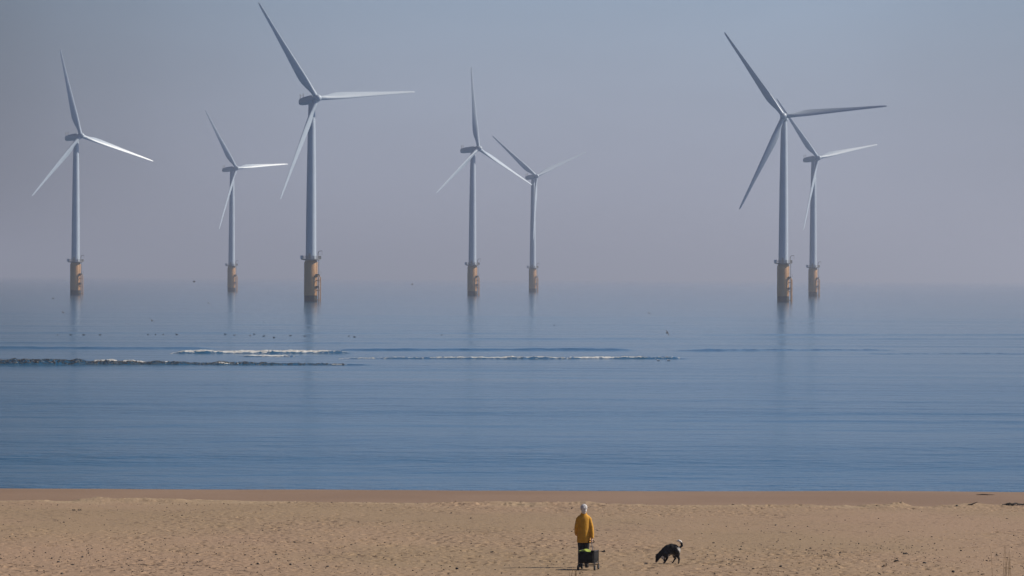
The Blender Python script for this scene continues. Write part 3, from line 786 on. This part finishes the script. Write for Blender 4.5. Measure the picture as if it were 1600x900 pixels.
# dune grass rising into the bottom of the frame
def grass_tuft(px, py_tip, n, d, spread, label, seed):
    g = np.random.default_rng(seed)
    x = (px - 800) * d / F; zb = ground_z(x, d) if d > 90.2 else float(profile(d))
    ztip = CH - (py_tip - horizon(px)) / F * d
    H = ztip - zb; b = MB()
    for k in range(n):
        h = H * g.uniform(.45, 1.0) if k else H
        ox, oy = g.normal(0, spread), g.normal(0, .10); lean = g.uniform(-.10, .14) * h * (2.0 if g.random() < .2 else 1)
        b.tube([(ox, oy, -.02), (ox + lean * .3, oy, h * .5), (ox + lean * .7, oy, h * .85), (ox + lean, oy, h)], [.0042, .004, .003, .0012], 5)
    tag(b.build('dune_grass', M['straw'], loc=(x, d, zb)), label, 'dune grass', 'dry grass stalks at the bottom edge')
grass_tuft(1573, 853, 11, 91, .16, 'thin dry grass stalks rising at the bottom right corner', 1)
grass_tuft(893, 884, 12, 91, .14, 'low dry grass tuft at the bottom edge below the black trolley', 2)
grass_tuft(1203, 887, 7, 91, .10, 'low dry grass tuft at the bottom edge right of the dog', 3)

# ------------------------------------------------------------------ person seen from behind
P = sand_point(914, 886.5)
person = empty('person', (P.x, P.y, P.z), R(4))
tag(person, 'white-haired person in long mustard coat and black trousers standing with back turned, facing the sea', 'person')
b = MB()
# head, neck, trunk, legs (y forward = towards the sea)
b.ball((0, .020, 1.505), (.074, .094, .112), 20, 16); b.ball((0, .055, 1.455), (.056, .070, .070), 16, 12)
b.tube([(0, .108, 1.52), (0, .122, 1.485), (0, .110, 1.47)], [.010, .016, .010], 8)                      # nose
for s in (-1, 1):
    b.ball((s * .074, .012, 1.50), (.012, .022, .034), 10, 8)                                            # ears
    b.ball((s * .030, .098, 1.515), (.014, .010, .010), 8, 6)                                            # eyes
b.tube([(-.024, .112, 1.435), (0, .118, 1.436), (.024, .112, 1.435)], [.006, .008, .006], 6)              # mouth
b.limb([(0, .0, 1.28, .066), (0, .008, 1.36, .056), (0, .015, 1.42, .054)])
for z, rx, ry in ((1.20, .125, .080), (1.18, .165, .10), (1.06, .150, .098), (.95, .145, .10), (.84, .160, .11), (.77, .155, .105)):
    b.ball((0, 0, z), (rx, ry, .07), 20, 12)
for s in (-1, 1):
    b.limb([(s * .085, 0, .78, .085), (s * .080, .01, .60, .070), (s * .078, .012, .44, .052), (s * .078, -.005, .30, .050), (s * .078, -.01, .09, .034)])
    b.limb([(s * .078, -.03, .045, .034), (s * .085, .06, .035, .034), (s * .095, .13, .028, .028)])
# arms: right hangs to the trolley handle behind the hip, left bent forward
RH = Vector((.205, -.11, .70))
b.limb([(.118, 0, 1.265, .038), (.146, -.005, 1.215, .042), (.180, -.03, 1.02, .038), (.195, -.085, .80, .030), (.205, -.105, .745, .024)])
b.limb([(-.118, 0, 1.265, .038), (-.146, 0, 1.215, .042), (-.185, .0, 1.02, .038), (-.178, .10, .86, .032), (-.150, .17, .83, .024)])
def hand(b, wrist, down, side, palm_n):
    down, side, palm_n = Vector(down).normalized(), Vector(side).normalized(), Vector(palm_n).normalized()
    w_ = Vector(wrist)
    for k in range(4):
        o_ = side * (-.030 + .020 * k)
        l_ = (.070, .078, .074, .058)[k]
        a0 = w_ + o_ * .6; a1 = w_ + down * .078 + o_
        p1 = a1 + down * l_ * .42 + palm_n * .008; p2 = p1 + down * l_ * .20 + palm_n * l_ * .30; p3 = p2 - down * l_ * .10 + palm_n * l_ * .26
        b.limb([(*a0, .016), (*a1, .0125), (*p1, .0098), (*p2, .0088), (*p3, .0075)], 8)
    t0 = w_ + down * .03 - side * .030; t1 = t0 + down * .035 - side * .022 + palm_n * .014; t2 = t1 + down * .026 + palm_n * .022 + side * .008
    b.limb([(*t0, .014), (*t1, .011), (*t2, .0085)], 8)
hand(b, (.205, -.105, .745), (0, -.15, -1), (0, 1, -.1), (-1, 0, 0))
hand(b, (-.150, .17, .83), (.75, .5, -.25), (0, .3, 1), (0, -1, 0))
b.build('body', M['skin'], person, remesh=.006)
# hair
b = MB(); b.ball((0, -.012, 1.535), (.088, .104, .098), 20, 14); b.ball((0, -.045, 1.475), (.076, .066, .080), 18, 12); b.ball((0, -.040, 1.41), (.055, .046, .045), 16, 10)
for k in range(60):
    a, e_ = rng.uniform(0, 6.28), rng.uniform(-.2, 1.4)
    dv = Vector((math.cos(a) * math.cos(e_), -abs(math.sin(a)) * math.cos(e_), math.sin(e_)))
    b.ball((dv.x * .080, -.015 + dv.y * .095, 1.52 + dv.z * .095), .020, 7, 5)
b.build('hair', M['hair'], person, remesh=.007)
# coat: lofted trunk with sleeves, open below
b = MB(); rings = []
for z, rx, ry, yo in ((.635, .172, .135, .0), (.66, .178, .138, .0), (.75, .176, .142, .0), (.90, .166, .138, .0), (1.05, .160, .130, .0), (1.17, .160, .120, .0), (1.255, .162, .108, .0), (1.31, .138, .092, .0), (1.352, .098, .080, .004), (1.385, .070, .070, .008)):
    ring = []
    for k in range(36):
        a = 2 * math.pi * k / 36
        fold = 1 + (.030 * math.sin(5 * a + z * 4) + .022 * math.sin(9 * a - z * 7)) * max(0, min(1, (1.2 - z) / .5))
        ring.append((rx * fold * math.cos(a), yo + ry * fold * math.sin(a), z))
    rings.append(ring)
b.loft(rings)
b.limb([(.112, 0, 1.280, .055), (.142, -.005, 1.235, .062), (.196, -.03, 1.05, .055), (.212, -.075, .88, .052), (.210, -.098, .775, .047)], 14)
b.limb([(-.112, 0, 1.280, .055), (-.142, 0, 1.235, .062), (-.188, .0, 1.03, .056), (-.182, .075, .89, .053), (-.165, .14, .845, .050)], 14)
b.build('coat', M['coat'], person, remesh=.009)
b = MB(); b.lathe([(.060, 1.370), (.076, 1.375), (.078, 1.395), (.070, 1.405), (.060, 1.395)], 24, c=(0, .005, 0)); b.build('collar', M['coat'], person)
b = MB()
for s in (-1, 1):
    b.limb([(s * .078, 0, .80, .100), (s * .076, .005, .60, .080), (s * .074, .01, .44, .068), (s * .076, -.002, .28, .062), (s * .078, -.008, .10, .056)], 14)
b.ball((0, 0, .80), (.15, .11, .09), 18, 12)
b.build('trousers', M['trousers'], person, remesh=.009)
for s in (-1, 1):
    b = MB(); b.limb([(s * .078, -.045, .045, .042), (s * .082, .03, .048, .046), (s * .090, .12, .034, .036), (s * .094, .16, .03, .028)], 12); b.box((s * .085, .05, .010), (.085, .27, .022))
    b.build('shoe', M['shoes'], person, remesh=.007)

# ------------------------------------------------------------------ trolley pulled by the person
T0 = sand_point(921.5, 890.5)
tro = empty('trolley', (T0.x, T0.y, T0.z), R(-13))
tag(tro, 'black fabric pull-along trolley with wheels on the sand behind the person in mustard', 'trolley')
W_, L_, zb_, zt_ = .385, .50, .185, .475
b = MB(); rings = []
for z, g_ in ((zb_, .97), (zb_ + .03, 1.0), (.32, 1.03), (zt_ - .02, 1.0), (zt_, 1.0), (zt_, .93), (zt_ - .12, .92), (zt_ - .12, .1)):
    ring = []
    for k in range(32):
        a = 2 * math.pi * k / 32; ca, sa = math.cos(a), math.sin(a)
        sag = (.012 * math.sin(3 * a + 1) if zb_ < z < zt_ else 0)
        ring.append(((W_ / 2 * g_ + sag) * math.copysign(abs(ca) ** .16, ca), (L_ / 2 * g_ + sag) * math.copysign(abs(sa) ** .16, sa), z + (.012 * math.sin(2 * a) if z > .4 else 0)))
    rings.append(ring)
b.loft(rings); b.build('fabric_body', M['canvas'], tro)
b = MB()
for sx in (-1, 1):
    for sy in (-1, 1): b.tube([(sx * (W_ / 2 + .012), sy * (L_ / 2 + .012), .10), (sx * (W_ / 2 + .012), sy * (L_ / 2 + .012), zt_ + .02)], .012, 8)
    b.tube([(sx * (W_ / 2 + .012), -L_ / 2, zb_ - .01), (sx * (W_ / 2 + .012), L_ / 2, zb_ - .01)], .011, 8)
    b.tube([(sx * (W_ / 2 + .012), -L_ / 2, zt_ + .012), (sx * (W_ / 2 + .012), L_ / 2, zt_ + .012)], .011, 8)
for sy in (-1, 1): b.tube([(-W_ / 2, sy * (L_ / 2 + .012), .12), (W_ / 2, sy * (L_ / 2 + .012), .12)], .012, 8)
b.build('frame', M['blackmetal'], tro)
for sx in (-1, 1):
    for sy in (-1, 1):
        c = (sx * (W_ / 2 + .022), sy * (L_ / 2 - .02), .068)
        wh = MB().lathe([(.048, -.018), (.064, -.018), (.069, -.010), (.069, .010), (.064, .018), (.048, .018)], 24, 'x', c).build('wheel', M['rubber'], tro)
        MB().lathe([(.016, -.022), (.047, -.015), (.047, .015), (.016, .022)], 20, 'x', c).build('rim', M['grey'], wh)
# handle, from the far end up to the hand
inv = Matrix.LocRotScale(tro.location, tro.rotation_euler.to_quaternion(), None).inverted()
pm = Matrix.LocRotScale(person.location, person.rotation_euler.to_quaternion(), None)
hd = inv @ (pm @ Vector((.190, -.122, .655)))
b = MB(); b.tube([(.06, L_ / 2 + .02, .14), (.06, L_ / 2 + .04, zt_), tuple(hd)], [.011, .010, .009], 8); hb = b.build('handle', M['grey'], tro)
b = MB(); ax = Vector((1, 0, 0))
loop = [hd + Vector((.075 * math.cos(a), .01 * math.sin(a), .010 + .032 * math.sin(a))) for a in np.linspace(0, 2 * math.pi, 21)]
b.tube(loop, .011, 8); b.build('grip', M['rubber'], hb)
# lime bundle lying in the trolley
lb = empty('cloth', tro.matrix_basis @ Vector((-.07, -.10, .44)), R(-10))
b = MB(); b.ball((0, 0, .03), (.13, .12, .06), 18, 12); b.ball((.06, .03, .045), (.08, .10, .05), 14, 10); b.ball((-.08, -.02, .015), (.08, .09, .05), 14, 10)
v = np.array(b.v); v += .010 * np.sin(v[:, [1, 2, 0]] * 38 + 1); b.v = [tuple(q) for q in v]
bm2 = b.build('cloth', M['lime'], remesh=.008)
bm2.location = lb.location; bm2.rotation_euler = lb.rotation_euler; bpy.data.objects.remove(lb); bm2.name = 'cloth'
tag(bm2, 'crumpled lime-yellow cloth lying on top of the black trolley', 'cloth')

# ------------------------------------------------------------------ dog, sniffing, head to the left
def dog_fur():
    m = bpy.data.materials.new('black and white fur'); m.use_nodes = True
    n, l = m.node_tree.nodes, m.node_tree.links; p = n['Principled BSDF']
    p.inputs['Roughness'].default_value = .75; p.inputs['Specular IOR Level'].default_value = .3
    tc = n.new('ShaderNodeTexCoord'); nz = n.new('ShaderNodeTexNoise'); nz.inputs['Scale'].default_value = 30; nz.inputs['Detail'].default_value = 5
    l.new(tc.outputs['Object'], nz.inputs['Vector'])
    r = n.new('ShaderNodeValToRGB'); r.color_ramp.elements[0].color = (.006, .006, .007, 1); r.color_ramp.elements[1].color = (.024, .023, .025, 1)
    r.color_ramp.elements[0].position = .4; r.color_ramp.elements[1].position = .7
    l.new(nz.outputs['Fac'], r.inputs['Fac']); cur = r.outputs['Color']
    def patch(c, rad, col, soft=.03):
        nonlocal cur
        d = n.new('ShaderNodeVectorMath'); d.operation = 'SUBTRACT'; d.inputs[1].default_value = c; l.new(tc.outputs['Object'], d.inputs[0])
        s = n.new('ShaderNodeVectorMath'); s.operation = 'MULTIPLY'; s.inputs[1].default_value = tuple(1 / q for q in rad); l.new(d.outputs[0], s.inputs[0])
        k = n.new('ShaderNodeVectorMath'); k.operation = 'LENGTH'; l.new(s.outputs[0], k.inputs[0])
        ad = n.new('ShaderNodeMath'); ad.operation = 'MULTIPLY_ADD'; ad.inputs[1].default_value = .6; l.new(nz.outputs['Fac'], ad.inputs[0]); l.new(k.outputs['Value'], ad.inputs[2])
        mr = n.new('ShaderNodeMapRange'); mr.inputs['From Min'].default_value = 1.35; mr.inputs['From Max'].default_value = 1.2; l.new(ad.outputs[0], mr.inputs['Value'])
        mx = n.new('ShaderNodeMix'); mx.data_type = 'RGBA'; mx.inputs['B'].default_value = (*col, 1); l.new(mr.outputs['Result'], mx.inputs['Factor']); l.new(cur, mx.inputs['A']); cur = mx.outputs['Result']
    patch((-.165, 0, .145), (.055, .10, .075), (.55, .53, .50))        # chest
    patch((.262, -.05, .345), (.060, .07, .095), (.34, .32, .30))        # grey haunch
    patch((.26, 0, .59), (.11, .05, .060), (.66, .64, .62))           # tail tip
    patch((.04, 0, .20), (.12, .11, .065), (.20, .18, .16))            # belly
    patch((-.335, 0, .055), (.03, .04, .03), (.22, .13, .12))          # muzzle
    for q in ((-.10, -.03, .02), (.10, -.04, .03), (-.12, .06, .02)): patch(q, (.05, .05, .05), (.10, .08, .065))
    l.new(cur, p.inputs['Base Color']); return m
DG = sand_point(1047, 880.5)
dog = empty('dog', (DG.x, DG.y, DG.z), 0)
tag(dog, 'black dog with a pale tail tip sniffing the sand, head down, tail raised', 'dog')
def zx(x, y): return ((x - 520) * .00102, (752 - y) * .00102)
def dchain(b, pts, y, n=12): b.limb([(*[zx(q[0], q[1])[0]], y + (q[3] if len(q) > 3 else 0), zx(q[0], q[1])[1], q[2]) for q in pts], n)
b = MB()
for x, y, rx, ry, rz in ((430, 455, .115, .092, .135), (500, 420, .130, .098, .158), (590, 388, .135, .096, .152), (670, 392, .120, .090, .140), (735, 415, .090, .084, .115), (770, 400, .06, .075, .085)):
    c = zx(x, y); b.ball((c[0], 0, c[1]), (rx, ry, rz), 20, 14)
dchain(b, [(400, 475, .108), (340, 505, .092), (290, 545, .078), (255, 575, .070)], 0, 16)              # neck, lowered
c = zx(240, 590); b.ball((c[0], 0, c[1]), (.068, .064, .072), 16, 12)
dchain(b, [(238, 610, .060), (222, 655, .045), (205, 695, .033), (196, 714, .024)], 0, 12)              # muzzle to the ground
for s in (-1, 1):                                                                                        # ears
    dchain(b, [(265, 545, .024, 0), (222, 525, .019, s * .016), (180, 538, .008, s * .026)], s * .036, 8)
# front legs
dchain(b, [(445, 500, .065), (470, 570, .050), (478, 610, .036), (440, 680, .026), (408, 738, .021), (388, 746, .017)], -.055)
dchain(b, [(430, 510, .062), (404, 590, .044), (400, 640, .030), (418, 700, .024), (412, 738, .020), (392, 744, .016)], .055)
# hind legs: knee forward, hock back
dchain(b, [(735, 440, .085), (745, 520, .066), (752, 565, .046), (788, 630, .030), (782, 700, .022), (782, 738, .019), (762, 744, .017)], -.055)
dchain(b, [(715, 450, .080), (675, 540, .062), (670, 575, .046), (698, 622, .030), (662, 680, .022), (632, 732, .018), (612, 738, .016)], .055)
c = zx(372, 580); b.ball((c[0], 0, c[1]), (.058, .066, .070), 14, 10)                                    # pale chest ruff
# tail, up and curled forward at the tip
dchain(b, [(775, 360, .030), (820, 335, .028), (862, 290, .034), (852, 235, .034), (825, 190, .036), (785, 165, .032), (735, 172, .016)], 0, 12)
v = np.array(b.v)
b.build('body', dog_fur(), dog, remesh=.006)
